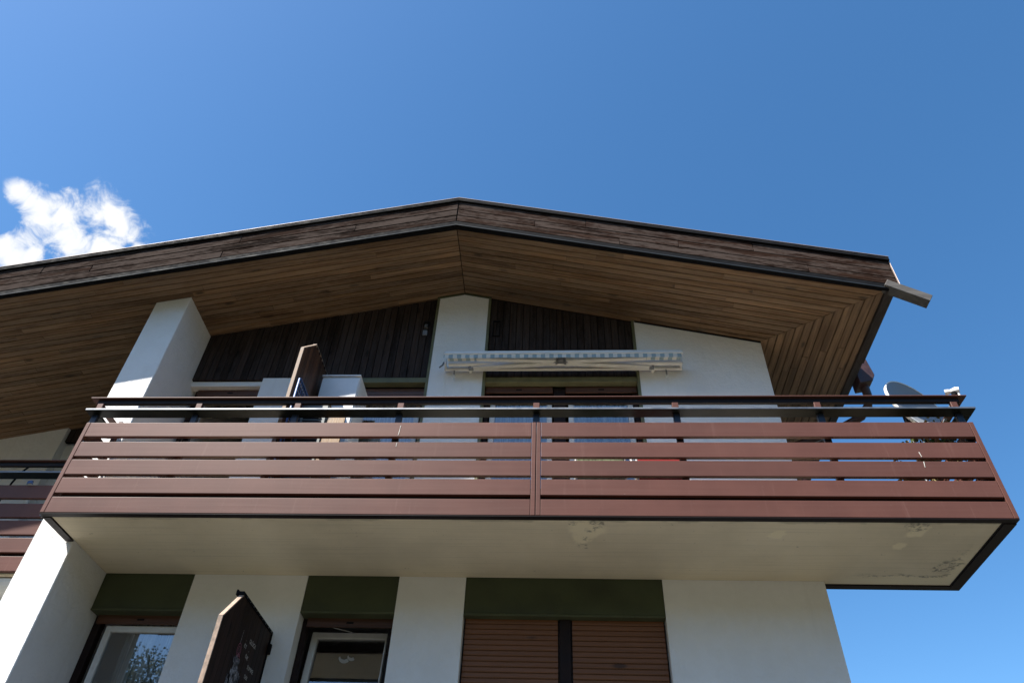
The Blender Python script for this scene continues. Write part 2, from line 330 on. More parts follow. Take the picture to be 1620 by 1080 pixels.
# walls
def wallpoly(name, poly, y0, y1, mat='plaster'): return MB().prism(poly, y0, y1).build(name, mat, house)
def gable(x0, x1, z0, up=.04):
    pts = [(x0, z0), (x1, z0), (x1, zs(x1)+up)]
    if x0 < XR < x1: pts.append((XR, ZR+up))
    return pts+[(x0, zs(x0)+up)]
wallpoly('wall', gable(1.035, 2.60, 0), YW, 7.30)
wallpoly('wall', gable(-1.578, -.905, 0), YW, 7.30)
wallpoly('wall', [(-3.69, 0), (-2.512, 0), (-2.512, 7.62), (-3.69, 7.62)], YW, 7.30)
MB().prism([(YP, 0), (13, 0), (13, 1), (YP, 1)], -5.07, -4.64, 'X')
MB().prism(gable(-5.07, -4.64, 0), YP, 13).build('party_wall', 'plaster', house, .008)
for x0, x1 in ((-4.638, -3.692), (-2.510, -1.580), (-.903, 1.033)): box('wall', 'plaster', house, x0, x1, 7.012, 7.29, 0, 2.5)
box('side_wall', 'plaster_side', house, 2.30, 2.597, 7.302, 13, 0, 8.22)
box('back_wall', 'plaster_side', house, -9.6, 2.60, 13.01, 13.3, 0, 8.2)
box('interior_floor', 'interior', house, -4.63, 2.29, 7.31, 13, 4.99, 5.15); box('interior_wall', 'interior', house, -4.63, 2.29, 9.0, 9.05, 0, 8.4)
# neighbour part, set back
wallpoly('wall', gable(-9.6, -7.04, 0), 8.37, 8.67); wallpoly('wall', [(-7.038, 0), (-6.72, 0), (-6.72, 7.655), (-7.038, 7.655)], 8.50, 8.66)
wallpoly('wall', [(-6.718, 0), (-5.072, 0), (-5.072, 5.1), (-6.718, 5.1)], 8.50, 8.66)
box('interior_wall', 'dark', house, -6.72, -5.072, 8.9, 8.95, 5.1, 7.9)

# soffit boards
PW = .0868
soff = MB().prism([(-9.8, zs(-9.8)+.022), (XR, ZR+.022), (XE-.02, zs(XE-.02)+.022), (XE-.02, zs(XE-.02)+.048), (XR, ZR+.048), (-9.8, zs(-9.8)+.048)], 5.89, 13.4).build('soffit', 'dark', house)
def plank_xz(x0, x1, y0, y1, x1b=None):
    """a soffit board along the slope; x1b: right end at the far side (mitre)"""
    if x1b is None: x1b = x1
    vs = []
    for h in (0, .020):
        for (x, y) in ((x0, y0), (x1, y0), (x1b, y1), (x0, y1)): vs.append((x, y, zs(min(max(x, x0), 99))+h))
    return MB().add(vs, [(3, 2, 1, 0), (4, 5, 6, 7), (0, 1, 5, 4), (1, 2, 6, 5), (2, 3, 7, 6), (3, 0, 4, 7)])
GAP = .0052
r = 0; y = 5.888
while y < 8.46:
    x = -9.7+random.random()*.8; xs = [-9.75]
    while x < XR-.9: xs.append(x) if x > -9.5 else None; x += random.choice((1.7, 2.1, 2.6, 3.1, 3.6))
    xs.append(XR-.004)
    y0 = y+GAP; y1 = y+PW-GAP
    for a, c in zip(xs[:-1], xs[1:]):
        if y > 7.06 and c > -5.0: c = min(c, -5.06)
        if c-a < .1: continue
        dz = random.uniform(-.0025, .0015); o = plank_xz(a+.0015, c-.0015, y0, y1).build('soffit_board', 'soffX', soff); o.location.z += dz
    y += PW
y = 5.888
while y < 7.0:
    y0 = y+GAP; y1 = min(y+PW-GAP, 7.02); xm = lambda yy: 2.60+(7.0-yy)*1.0   # mitre line
    xs = [XR+.004]; x = XR+random.uniform(.7, 2.4)
    while x < xm(y0)-.7: xs.append(x); x += random.choice((1.5, 2.0, 2.6, 3.2))
    xs.append(None)
    for a, c in zip(xs[:-1], xs[1:]):
        o = (plank_xz(a+.0015, xm(y0)-.003, y0, y1, xm(y1)-.003) if c is None else plank_xz(a+.0015, c-.0015, y0, y1)).build('soffit_board', 'soffX', soff); o.location.z += random.uniform(-.0025, .0015)
    y += PW
x = 2.60-3*0.0
while x < 3.70:
    x0 = x+GAP; x1 = min(x+PW-GAP, 3.705); ym = lambda xx: 7.0-(xx-2.60)
    ys = [None]; yy = ym(x)+random.uniform(.5, 2.2)
    while yy < 12.6: ys.append(yy); yy += random.choice((1.4, 2.0, 2.7, 3.3))
    ys.append(13.3)
    for a, c in zip(ys[:-1], ys[1:]):
        ya0 = ym(x0)+.003 if a is None else a+.0015; ya1 = ym(x1)+.003 if a is None else a+.0015
        vs = []
        for h in (0, .020):
            for (xx, q) in ((x0, ya0), (x1, ya1), (x1, c-.0015), (x0, c-.0015)): vs.append((xx, q, zs(xx)+h))
        o = MB().add(vs, [(3, 2, 1, 0), (4, 5, 6, 7), (0, 1, 5, 4), (1, 2, 6, 5), (2, 3, 7, 6), (3, 0, 4, 7)]).build('soffit_board', 'soffY', soff); o.location.z += random.uniform(-.0025, .0015)
    x += PW
MB().prism([(XR-.006, ZR-.001), (XR+.006, ZR-.001), (XR+.006, ZR+.01), (XR-.006, ZR+.01)], 5.89, 6.999).build('ridge_joint', 'dark', house)

# fascia: three rows of weathered boards, sheet-metal edge above, bitumen and steel channel below
XF, FT, FB = 3.852, 9.626, 9.225
def mL(x, z): return z+(SLL+.006)*(x+1.25) if x < -1.25 else z-(SLR+.006)*(x+1.25)
def strip(name, mat, par, x0, x1, za, zb, y0, y1, bevel=0.0, label=None):
    pts = [(x0, mL(x0, za))]+([(-1.25, za)] if x0 < -1.25 < x1 else [])+[(x1, mL(x1, za)), (x1, mL(x1, zb))]+([(-1.25, zb)] if x0 < -1.25 < x1 else [])+[(x0, mL(x0, zb))]
    return MB().prism(pts, y0, y1).build(name, mat, par, bevel, label)
fas = strip('fascia', 'dark', house, -9.8, XF-.004, FB+.01, FT, 5.826, 5.850)
for i, (za, zb) in enumerate(((9.227, 9.340), (9.348, 9.462), (9.470, 9.624))):
    for side in (0, 1):
        lo, hi = ((-9.8, -1.254), (-1.246, XF-.008))[side]
        xs = [lo]; x = hi-random.uniform(1.2, 2.9) if side == 0 else lo+random.uniform(1.0, 2.8)
        cuts = []
        if side == 0:
            while x > lo+.5: cuts.append(x); x -= random.uniform(2.2, 3.4)
            xs += sorted(cuts)
        else:
            while x < hi-.5: cuts.append(x); x += random.uniform(1.7, 2.9)
            xs += cuts
        xs.append(hi)
        for a, c in zip(xs[:-1], xs[1:]):
            dy = random.uniform(-.002, .003); strip('fascia_board', 'fascia', fas, a+.002, c-.002, za, zb, 5.802+dy, 5.826, .004)
MB().prism([(XF, mL(XF, FB)), (XF+.006, mL(XF, FB)), (XF+.006, mL(XF, FT+.05)), (XF, mL(XF, FT+.05))], 5.792, 5.85).build('end_board', 'lip', house, .003, 'pale end strip of the gable fascia')
strip('edge_flashing', 'black', house, -9.8, XF+.004, 9.630, 9.684, 5.776, 5.84)
strip('edge_lip', 'lip', house, -9.8, XF+.008, 9.6845, 9.690, 5.772, 5.80)
strip('drip_board', 'black', house, -9.8, XF-.05, 9.1745, 9.222, 5.806, 5.849)
strip('drip_channel', 'blue_steel', house, -9.8, XF-.07, 9.153, 9.174, 5.8075, 5.815)
strip('under_board', 'black', house, -9.8, 3.74, 9.150, 9.1735, 5.817, 5.852)
MB().prism([(-9.8, zs(-9.8)-.003), (XR, ZR-.003), (3.74, zs(3.74)-.003), (3.74, zs(3.74)+.02), (XR, ZR+.02), (-9.8, zs(-9.8)+.02)], 5.855, 5.886).build('under_board', 'black', house)
# eave board and gutter along the right side
ze = zs(3.75)
MB().prism([(3.71, zs(3.71)-.035), (3.80, zs(3.80)-.035), (3.80, zs(3.80)+.24), (3.71, zs(3.71)+.24)], 5.853, 7.05).build('eave_board', 'wood_dark', house, .004)
for a, c in ((7.055, 8.9), (8.905, 11), (11.005, 13.4)): MB().prism([(3.71, zs(3.71)-.025), (3.79, zs(3.79)-.03), (3.79, zs(3.80)+.24), (3.71, zs(3.71)+.24)], a, c).build('eave_board', 'wood_dark', house, .004)
# corner spout, falling to the right
ax = Vector((.834, 0, -.551)); pp = Vector((-.551, 0, -.834)); o0 = Vector((3.735, 5.782, 7.998))
vs = [o0+ax*a+pp*c+Vector((0, e, 0)) for e in (0, .122) for c in (0, .105) for a in (0, .485)]
MB().add(vs, [(0, 2, 3, 1), (4, 5, 7, 6), (0, 1, 5, 4), (2, 6, 7, 3), (0, 4, 6, 2), (1, 3, 7, 5)]).build('spout', 'spout', house, .004, 'weathered box spout sticking out at the right eave corner')
# hopper and downpipe on the eave
hp = MB().prism([(3.80, 7.76), (3.97, 7.80), (4.02, 7.90), (3.985, 8.17), (3.80, 8.17)], 7.30, 7.52).build('rain_hopper', 'hopper', house, .008)
MB().box(3.955, 3.99, 7.29, 7.38, 8.17, 8.24).build('hopper_flange', 'hopper', hp, .003); MB().tube([(3.99, 7.46, 8.03), (4.05, 7.46, 8.03)], .02).build('bolt', 'black', hp)
MB().tube([(3.90, 7.42, 7.80), (3.91, 7.44, 7.68), (3.90, 7.50, 7.56), (3.82, 7.60, 7.46), (3.60, 7.75, 7.40), (2.95, 8.1, 7.30), (2.72, 8.2, 7.1), (2.68, 8.2, 6.6), (2.68, 8.2, 0)], .052, 12).build('downpipe', 'hopper', house)

# dark vertical cladding in the gable
def cladding(x0, x1, z0, yf, seed):
    random.seed(seed)
    bk = MB().prism(gable(x0, x1, z0+.004, .02), yf+.028, yf+.06).build('cladding', 'dark', house); n = max(1, round((x1-x0)/.0885)); w = (x1-x0)/n
    for i in range(n):
        a, c = x0+i*w+.0035, x0+(i+1)*w-.0035
        pts = [(a, z0+random.uniform(0, .004)), (c, z0+.002), (c, zs(c)+.01), (a, zs(a)+.01)]
        MB().prism(pts, yf+random.uniform(-.002, .002), yf+.026).build('cladding_board', 'clad', bk, .0022)
cladding(-4.638, -1.612, 7.625, 7.035, 3); cladding(-.869, 1.000, 7.625, 7.035, 4); cladding(-7.036, -5.074, 7.66, 8.42, 5)
for x0, x1 in ((-1.612, -1.5785), (-.9045, -.870), (1.000, 1.0345)): MB().prism([(x0, 5.15), (x1, 5.15), (x1, zs(x1)), (x0, zs(x0))], 6.993, 7.06).build('corner_trim', 'green_trim', house, .002)
MB().prism([(-1.612, zs(-1.612)-.03), (XR, ZR-.03), (-.87, zs(-.87)-.03), (-.87, zs(-.87)), (XR, ZR-.001), (-1.612, zs(-1.612))], 6.985, 6.9995).build('top_trim', 'green', house)
for p in ([(1.04, zs(1.04)-.022), (2.6, zs(2.6)-.022), (2.6, zs(2.6)), (1.04, zs(1.04))],): MB().prism(p, 6.988, 6.9995).build('top_trim', 'black', house)

# ------------------------------------------------------------------ windows
def window(x0, x1, z0, z1, yf, casements, head=None, mull=None, label=None, curtain=True, jamb=.045, glassy=True, splits=None):
    """dark fixed frame in an opening; casements: list of (x0,x1,z0,z1)"""
    f = MB(); f.box(x0, x0+jamb, yf, yf+.08, z0, z1); f.box(x1-jamb, x1, yf, yf+.08, z0, z1); f.box(x0+jamb, x1-jamb, yf, yf+.08, z1-.03, z1); f.box(x0+jamb, x1-jamb, yf, yf+.08, z0, z0+.04)
    if mull: f.box(mull[0], mull[1], yf-.004, yf+.08, z0+.04, z1-.03)
    w = f.build('window', 'frame_dark', house, .003, label)
    for (a, c) in (head or []):
        MB().box(a, c, yf-.03, yf-.006, z1-.095, z1-.005).build('head_board', 'headbar', w, .003)
        m_ = (a+c)/2; MB().box(m_-.035, m_+.035, yf-.0335, yf-.0305, z1-.062, z1-.046).build('badge', 'black', w)
    t = .062
    for (a, c, e, h) in casements:
        m = MB(); m.box(a, a+t, yf+.012, yf+.07, e, h); m.box(c-t, c, yf+.012, yf+.07, e, h); m.box(a+t, c-t, yf+.012, yf+.07, h-t, h); m.box(a+t, c-t, yf+.012, yf+.07, e, e+t)
        m.build('casement', 'casement', w, .004)
        if glassy: MB().add([(a+t, yf+.04, e+t), (c-t, yf+.04, e+t), (c-t, yf+.04, h-t), (a+t, yf+.04, h-t)], [(0, 1, 2, 3)]).build('pane', 'glass', w)
        if curtain:
            gaps = curtain if isinstance(curtain, list) else [(a+t, c-t)]
            for (p, q) in gaps:
                n = int((q-p)/.012); vs = []; fs = []
                ph = random.random()*6
                for i in range(n+1):
                    xx = p+(q-p)*i/n; dy = .034*math.sin(xx*62+ph+1.6*math.sin(xx*11))+.012*math.sin(xx*150)
                    vs += [(xx, yf+.085+dy, e-.05), (xx, yf+.085+dy*.7, h+.04)]
                fs = [(2*i, 2*i+2, 2*i+3, 2*i+1) for i in range(n)]
                MB().add(vs, fs, True).build('curtain', 'curtain', w)
    return w
random.seed(11)
# lower storey
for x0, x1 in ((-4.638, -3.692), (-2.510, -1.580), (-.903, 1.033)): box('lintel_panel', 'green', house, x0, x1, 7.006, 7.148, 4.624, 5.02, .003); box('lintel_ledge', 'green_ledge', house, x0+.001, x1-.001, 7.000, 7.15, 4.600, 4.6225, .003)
window(-4.638, -3.692, 2.5, 4.61, 7.15, [(-4.50, -3.60, 2.62, 4.512)], [(-4.60, -3.70)], label='lower left window with white casement and drawn voile curtain', jamb=.075, curtain=[(-4.30, -3.70)])
wm = window(-2.510, -1.580, 2.5, 4.61, 7.15, [], [(-2.46, -1.60)], label='lower middle window with tilted white casement and dark glass', jamb=.05, curtain=False)
# tilted casement of the middle window
t = .062; a, c, e, h = -2.46, -1.695, 2.6, 4.557; cm = MB()
def yt(z): return 7.165+.195*(z-e)/(h-e)
def tb(mb, x0, x1, z0, z1, dy0, dy1): return mb.add([(x, yt(z)+dy, z) for z in (z0, z1) for dy in (dy0, dy1) for x in (x0, x1)], [(0, 2, 3, 1), (4, 5, 7, 6), (0, 1, 5, 4), (2, 6, 7, 3), (0, 4, 6, 2), (1, 3, 7, 5)])
tb(cm, a, a+t, e, h, 0, .06); tb(cm, c-t*.25, c, e, h, 0, .06); tb(cm, a+t, c-t*.25, h-t, h, 0, .06); tb(cm, a+t, c-t*.25, e, e+t, 0, .06)
cm.build('casement', 'casement', wm, .004)
MB().add([(a+t, yt(e)+.03, e), (c-t*.25, yt(e)+.03, e), (c-t*.25, yt(h)+.03, h-t), (a+t, yt(h)+.03, h-t)], [(0, 1, 2, 3)]).build('pane', 'glass', wm)
MB().tube([(-2.30, 7.20, 4.56), (-2.06, 7.36, 4.56)], .004).build('tilt_stay', 'awn_metal', wm)
MB().box(-2.50, -1.60, 7.62, 7.64, 2.5, 4.45).build('roller_blind', 'blind', wm)
# crescent ornament hanging in the middle window
cr = MB()
for (cx, cz, s_, ro) in ((-2.10, 4.335, .062, -.6), (-2.03, 4.342, .045, -.9)):
    pts = []
    for i in range(9): th = math.radians(200+i*16)+ro*.3; pts.append((cx+s_*math.cos(th), cz+s_*math.sin(th)))
    for i in range(9): th = math.radians(328-i*16)+ro*.3; pts.append((cx+s_*.72*math.cos(th)-.005, cz+.012+s_*.62*math.sin(th)))
    cr.prism(pts, 7.405, 7.410)
oc = cr.build('window_ornament', 'white_pl'); tag(oc, 'small white crescent ornament hanging behind the lower middle window', 'ornament')
# shutters of the wide lower opening
def roller(x0, x1, zt, zb, yf, mat, parent=None, pitch=.0505, slots=99):
    rs = box('roller_shutter', 'frame_dark', house, x0, x1, yf+.022, yf+.035, zb, zt); z = zt; i = 0
    sm = MB()
    pr = [(yf+.018, -.003), (yf+.004, -.0025), (yf, .006), (yf-.001, .036), (yf+.004, .0445), (yf+.018, .046)]
    base = None
    while z-pitch > zb-.001:
        if base is None:
            m = MB(); n = len(pr); vs = [(x0+.012, p, q-.046) for p, q in pr]+[(x1-.012, p, q-.046) for p, q in pr]
            fs = [tuple(range(n)), tuple(reversed(range(n, 2*n)))]+[(k, k+n, (k+1) % n+n, (k+1) % n) for k in range(n)]
            base = m.add(vs, fs).build('shutter_slat', mat, rs); base.location.z += z; 
        else:
            o = base.copy(); COL.objects.link(o); o.parent = rs; o.location = base.location.copy(); o.location.z += z-zt
        if i >= slots:
            xx = x0+.03
            while xx < x1-.04: sm.box(xx, xx+.014, yf+.0035, yf+.006, z-pitch+.001, z-pitch+.0045); xx += .028
        z -= pitch; i += 1
    if sm.v: s_ = sm.build('vent_slots', 'dark', rs); s_['kind'] = 'stuff'
roller(-.898, .018, 4.606, 3.5, 7.085, 'shutter', slots=8); roller(.132, 1.028, 4.606, 3.5, 7.085, 'shutter', slots=3)
box('mullion', 'frame_dark', house, .022, .128, 7.07, 7.13, 2.5, 4.609, .003)
# upper storey
box('lintel', 'plaster', house, -4.638, -3.692, 7.07, 7.24, 7.55, 7.622)
window(-4.60, -3.692, 5.15, 7.548, 7.17, [(-4.50, -3.60, 5.2, 7.45)], [(-4.56, -3.70)], label='upper left balcony door, dark behind the rail', jamb=.06, curtain=False, glassy=False)
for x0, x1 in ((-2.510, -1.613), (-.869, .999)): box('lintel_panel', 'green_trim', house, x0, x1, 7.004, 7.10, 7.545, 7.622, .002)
window(-2.510, -1.613, 5.15, 7.543, 7.17, [(-2.45, -1.67, 5.2, 7.40)], None, label='upper middle balcony door under a half lowered shutter', jamb=.05)
roller(-2.505, -1.618, 7.54, 7.29, 7.11, 'shutter_pink', slots=99)
window(-.869, .999, 5.15, 7.543, 7.12, [(-.80, -.045, 5.2, 7.425), (.155, .935, 5.2, 7.425)], [(-.865, -.035), (.125, .995)], (-.022, .118), 'wide upper balcony window with two white casements and curtains', jamb=.05)
window(-6.70, -5.074, 5.10, 7.6, 8.55, [(-6.6, -5.2, 5.15, 7.5)], None, label='neighbour balcony window deep in shade')

# ------------------------------------------------------------------ balcony slab and its frame
slab = box('balcony_slab', 'concrete', house, -4.636, 3.800, 5.872, 6.998, 4.985, 5.15, label='beige balcony underside with flaking paint at its right end')
box('balcony_slab', 'concrete', house, 2.604, 3.800, 6.998, 7.05, 4.985, 5.15)
bf = MB(); bf.box(-4.72, 3.92, 5.803, 5.868, 4.979, 4.988); bf.box(3.815, 3.92, 5.868, 7.14, 4.972, 4.986); bf.box(2.604, 3.815, 7.055, 7.14, 4.972, 4.986); bf.box(-4.72, -4.642, 5.868, 6.316, 4.972, 4.986)
bf.box(3.80, 3.812, 5.872, 7.05, 4.978, 5.13); bf.box(-4.655, -4.64, 5.88, 6.3, 4.978, 5.13)
bf.build('slab_frame', 'brown_dark', house, .002)
SL = ((5.840, 6.008), (5.605, 5.774), (5.400, 5.567), (5.196, 5.362), (4.990, 5.153))
def railing(xa, xb, y0, bays, posts, right=True, left=True, label=None):
    """horizontal metal slats in bays on posts, with handrail and slate shelf"""
    rl = bpy.data.objects.new('balcony_railing', None); COL.objects.link(rl); rl.parent = house; rl.matrix_parent_inverse = house.matrix_world.inverted()
    if label: rl['label'] = label
    for (a, c) in bays:
        for q0 in (a, c-.040): MB().box(q0, q0+.040, y0, y0+.026, 4.99, 6.010).build('stile', 'brown', rl, .0035, seg=2)
    for (a, c) in bays:
        for z0, z1 in SL: MB().box(a+.0435, c-.0435, y0+.001, y0+.040, z0, z1).build('slat', 'brown', rl, .0035, seg=2)
    for px in posts: MB().box(px-.032, px+.032, y0+.068, y0+.108, 4.99, 6.168).build('post', 'post_shaded', rl, .004); MB().box(px-.032, px+.032, y0+.065, y0+.105, 6.192, 6.3075).build('post', 'brown', rl, .004)  # lower posts carry the shelf's shadow in their colour, upper stubs stay brown
    for px in posts:
        MB().box(px-.02, px+.02, y0+.041, y0+.067, 5.69-.03, 5.69+.03).build('bracket', 'brown_dark', rl)
    MB().box(xa-.09, xb+.09, y0+.005, y0+.135, 6.170, 6.190).build('shelf_board', 'shelf', rl, .002)
    MB().box(xa-.09, xb+.09, y0, y0+.0045, 6.172, 6.192).build('shelf_edge', 'zinc', rl, .002, seg=2)
    MB().box(xa+.09, xb-.09, y0+.046, y0+.054, 4.99, 5.29).build('kick_board', 'brown_dark', rl)
    MB().box(xa-.13, xb+.09, y0+.042, y0+.132, 6.360, 6.373).build('handrail', 'brown', rl, .003, seg=2); MB().box(xa-.06, xb+.02, y0+.073, y0+.112, 6.308, 6.3595).build('under_rail', 'brown_dark', rl, .003)
    return rl
PX = (-4.73, -3.673, -2.635, -1.568, -.191, 1.187, 2.569, 3.873)
R1 = railing(-4.72, 3.92, YB, ((-4.72, -.190), (-.183, 3.92)), PX, label='long sunlit railing of brown metal slats on the main balcony')
# side returns
for z0, z1 in SL:
    MB().box(3.894, 3.918, YB+.028, 7.12, z0, z1).build('slat', 'brown', R1, .003); MB().box(2.63, 3.892, 7.10, 7.122, z0, z1).build('slat', 'brown', R1, .003)
    MB().box(-4.718, -4.694, YB+.028, 6.30, z0, z1).build('slat', 'brown', R1, .003)
MB().box(3.925, 4.01, 5.932, 7.14, 6.360, 6.373).build('handrail', 'brown', R1, .004); MB().box(2.61, 3.924, 7.06, 7.14, 6.360, 6.373).build('handrail', 'brown', R1, .004)
MB().box(-4.85, -4.77, 5.932, 6.60, 6.360, 6.373).build('handrail', 'brown', R1, .004)
MB().box(3.875, 4.01, 5.937, 7.14, 6.170, 6.192).build('shelf_board', 'shelf', R1, .004); MB().box(-4.81, -4.70, 5.937, 6.30, 6.170, 6.192).build('shelf_board', 'shelf', R1, .004)
for q in ((3.86, 7.06), (2.70, 7.06), (-4.685, 6.24)): MB().box(q[0]-.02, q[0]+.02, q[1]-.02, q[1]+.02, 4.99, 6.34).build('post', 'brown', R1)
for pts in ([(-1.515, 5.968), (-1.519, 5.92), (-1.522, 5.88), (-1.527, 5.852)], [(-1.524, 5.77), (-1.528, 5.72)], [(3.312, 5.665), (3.318, 5.63), (3.320, 5.614)], [(3.320, 5.562), (3.316, 5.53), (3.312, 5.50)]):
    m = MB()
    for i, (xx, zz) in enumerate(pts[:-1]):
        w0, w1 = random.uniform(.0015, .0035), random.uniform(.0015, .0035); x2, z2 = pts[i+1]
        m.add([(xx-w0, 5.7995, zz), (x2-w1, 5.7995, z2), (x2+w1, 5.7995, z2), (xx+w0, 5.7995, zz), (xx-w0, 5.7983, zz), (x2-w1, 5.7983, z2), (x2+w1, 5.7983, z2), (xx+w0, 5.7983, zz)], [(4, 5, 6, 7), (0, 3, 2, 1), (0, 1, 5, 4), (2, 3, 7, 6)])
    m.build('dropping', 'lime', R1)
# neighbour's balcony
box('balcony_slab', 'concrete', house, -9.6, -5.074, 6.93, 8.368, 4.915, 5.05); R2 = railing(-9.6, -5.074, 6.86, ((-9.6, -5.074),), (-5.2, -6.55, -7.9), label='neighbour balcony railing, half in shade'); R2.location.z -= .06

# ------------------------------------------------------------------ awnings
def awning(x0, x1, yf, zc, label, arms=True, yw=6.93):
    aw = thing('awning', label, 'awning', ((x0+x1)/2, yw, zc-.06))
    MB().box(x0+.02, x1-.02, yf-.02, yf+.03, zc, zc+.055).build('front_profile', 'awn_metal', aw, .012, seg=2)
    vs = []; n = int((x1-x0)/.02)
    for i in range(n+1):
        xx = x0+.02+(x1-x0-.06)*i/n; dd = .003*math.sin(xx*17); sag = .002*abs(math.sin(xx*31)); vs += [(xx, yf-.012+dd, zc-.002), (xx, yf-.008-dd, zc-.058-sag*.5)]
    MB().add(vs, [(2*i, 2*i+1, 2*i+3, 2*i+2) for i in range(n)], True).build('valance', 'stripes', aw)
    MB().tube([(x0+.06, yw-.06, zc+.005), (x1-.03, yw-.06, zc+.005)], .034, 14).build('roller_cover', 'awn_metal', aw)
    MB().add([(x0+.06, yf+.02, zc-.004), (x1-.04, yf+.02, zc-.004), (x1-.04, yf+.10, zc-.012), (x0+.06, yf+.10, zc-.012)], [(0, 1, 2, 3)]).build('fabric', 'stripes', aw)
    MB().box(x0, x1, yw, yw+.04, zc-.034, zc+.016).build('torsion_bar', 'awn_metal', aw, .006)
    for xx in (x0+.33, x1-.36): MB().box(xx-.02, xx+.02, yw-.05, yw+.065, zc-.05, zc+.07).build('wall_bracket', 'awn_metal', aw, .005)
    for xx in (x0+.01, x1-.03): MB().box(xx, xx+.02, yw-.10, yw, zc-.03, zc+.08).build('end_plate', 'awn_metal', aw, .004)
    if arms:
        xm = (x0+x1)/2-.02
        for s_ in (-1, 1):
            sh = xm+s_*(xm-x0-.34); el = xm+s_*.06
            MB().box(-.5, .5, -.030, .030, -.036, .036).build('upper_arm', 'awn_metal', aw, .005); o = COL.objects[-1]
            def place(o, A, B):
                A, B = Vector(A), Vector(B); dv = B-A; o.parent = None; o.matrix_parent_inverse = Matrix()
                X = dv.normalized(); Y = Vector((0, 0, 1)).cross(X).normalized(); Z = X.cross(Y)
                for v in o.data.vertices: p = v.co; v.co = A+dv*.5+X*(p.x*dv.length)+Y*p.y+Z*p.z
                o.parent = aw; o.matrix_parent_inverse = aw.matrix_world.inverted()
            place(o, (sh, yw-.03, zc-.015), (el, yw-.13, zc-.035))
            o2 = MB().box(-.5, .5, -.028, .028, -.033, .033).build('forearm', 'awn_metal', aw, .005); place(o2, (el, yw-.165, zc-.035), (xm+s_*(xm-x0-.42), yf+.045, zc-.012))
            MB().tube([(el, yw-.15, zc-.07), (el, yw-.15, zc-.005)], .03, 10).build('elbow_joint', 'steel', aw)
            MB().box(sh-.03, sh+.03, yw-.06, yw-.005, zc-.06, zc+.02).build('shoulder_joint', 'steel', aw, .004)
        MB().box(xm-.035, xm+.035, yw-.19, yw-.11, zc-.045, zc-.02).build('arm_stop', 'steel', aw)
        MB().tube([(x0-.01, yw-.04, zc+.05), (x0-.015, yw-.05, zc+.0), (x0-.05, yw-.06, zc-.05)], .011, 8).build('crank_gear', 'steel', aw)
        for xx, mt in ((x0+.125, 'steel'), (x1-.20, 'white_pl')):
            MB().tube([(xx, yw+.02, zc-.02), (xx, yw+.02, zc-.11)], .009, 8).build('hook_rod', 'steel', aw)
            k = MB()
            if mt == 'white_pl': k.box(xx-.018, xx-.008, yw+.01, yw+.02, zc-.19, zc-.115).box(xx+.008, xx+.018, yw+.01, yw+.02, zc-.19, zc-.115).box(xx-.008, xx+.008, yw+.01, yw+.02, zc-.16, zc-.147)
            else: k.tube([(xx+.018*math.cos(q*.7), yw+.01, zc-.13+.018*math.sin(q*.7)) for q in range(10)], .006, 6); k.box(xx-.005, xx+.012, yw+.01, yw+.02, zc-.2, zc-.155)
            k.build('hook', mt if mt == 'white_pl' else 'awn_metal', aw)
        MB().tube([(x0+.0, 6.97, zc-.02), (x0+.005, 6.975, zc-.3), (x0+.012, 6.985, zc-.55), (x0+.015, 6.985, zc-1.3)], .0035, 6).build('cord', 'white_pl', aw)
    return aw
awning(-1.384, 1.557, 6.70, 7.722, 'folded arm awning with blue and white striped valance above the wide upper window')
a2 = thing('awning', 'closed pale awning tube under the neighbour balcony at the left edge', 'awning', (-7.5, 7.2, 4.9))
pts = [(6.95+.14*(1-math.cos(math.radians(q))), 4.895-.14*math.sin(math.radians(q))) for q in range(0, 91, 15)]+[(7.23, 4.755), (7.23, 4.90)]
MB().prism([(p[0], p[1]) for p in pts], -9.4, -5.10, 'X').build('cassette', 'awn_metal', a2)
MB().box(-9.35, -5.15, 7.12, 7.125, 4.66, 4.752).build('valance', 'stripes', a2)

# ------------------------------------------------------------------ privacy screens
def screen(X, yf, yb, zt, zb, mat, label, chamfer=(.29, .31)):
    poly = [(yf, zb), (yb, zb), (yb, zt), (yf+chamfer[0], zt), (yf, zt-chamfer[1])]
    o = thing('privacy_screen', label, 'screen', (X, (yf+yb)/2, zb))
    n = 12; w = (yb-yf-.02)/n
    def ztop(y): return zt-.012-(max(0, yf+chamfer[0]-y)/chamfer[0])*chamfer[1]
    MB().prism([(yf+.01, zb), (yb-.01, zb), (yb-.01, zt-.02), (yf+chamfer[0]+.01, zt-.02), (yf+.01, zt-chamfer[1]-.02)], X-.030, X-.010, 'X').build('board_core', mat, o)
    for i in range(n):
        a, c = yf+.01+i*w+.001, yf+.01+(i+1)*w-.001
        MB().prism([(a, zb), (c, zb), (c, ztop(c)), (a, ztop(a))], X-.0095, X, 'X').build('board', mat, o, .0015)
    MB().prism([(yf-.004, zb), (yf+.009, zb), (yf+.009, zt-chamfer[1]-.004), (yf-.004, zt-chamfer[1])], X-.036, X+.003, 'X').build('edge_strip', 'edge_old', o, .002, 'pale peeling front edge')
    d = Vector((chamfer[0], chamfer[1])).normalized()
    MB().prism([(yf-.004, zt-chamfer[1]+.001), (yf+.006, zt-chamfer[1]-.009), (yf+chamfer[0]+.004, zt-.010), (yf+chamfer[0]-.004, zt+.001)], X-.036, X+.003, 'X').build('edge_strip', 'edge_old', o, .001)
    return o
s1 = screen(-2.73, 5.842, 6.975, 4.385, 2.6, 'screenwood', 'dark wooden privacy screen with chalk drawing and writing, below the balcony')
MB().box(-2.777, -2.722, 6.10, 6.985, 4.372, 4.400).build('top_rail', 'black', s1, .002, 'black studded metal rail'); MB().box(-2.777, -2.722, 6.978, 6.992, 2.6, 4.40).build('back_rail', 'black', s1, .002)
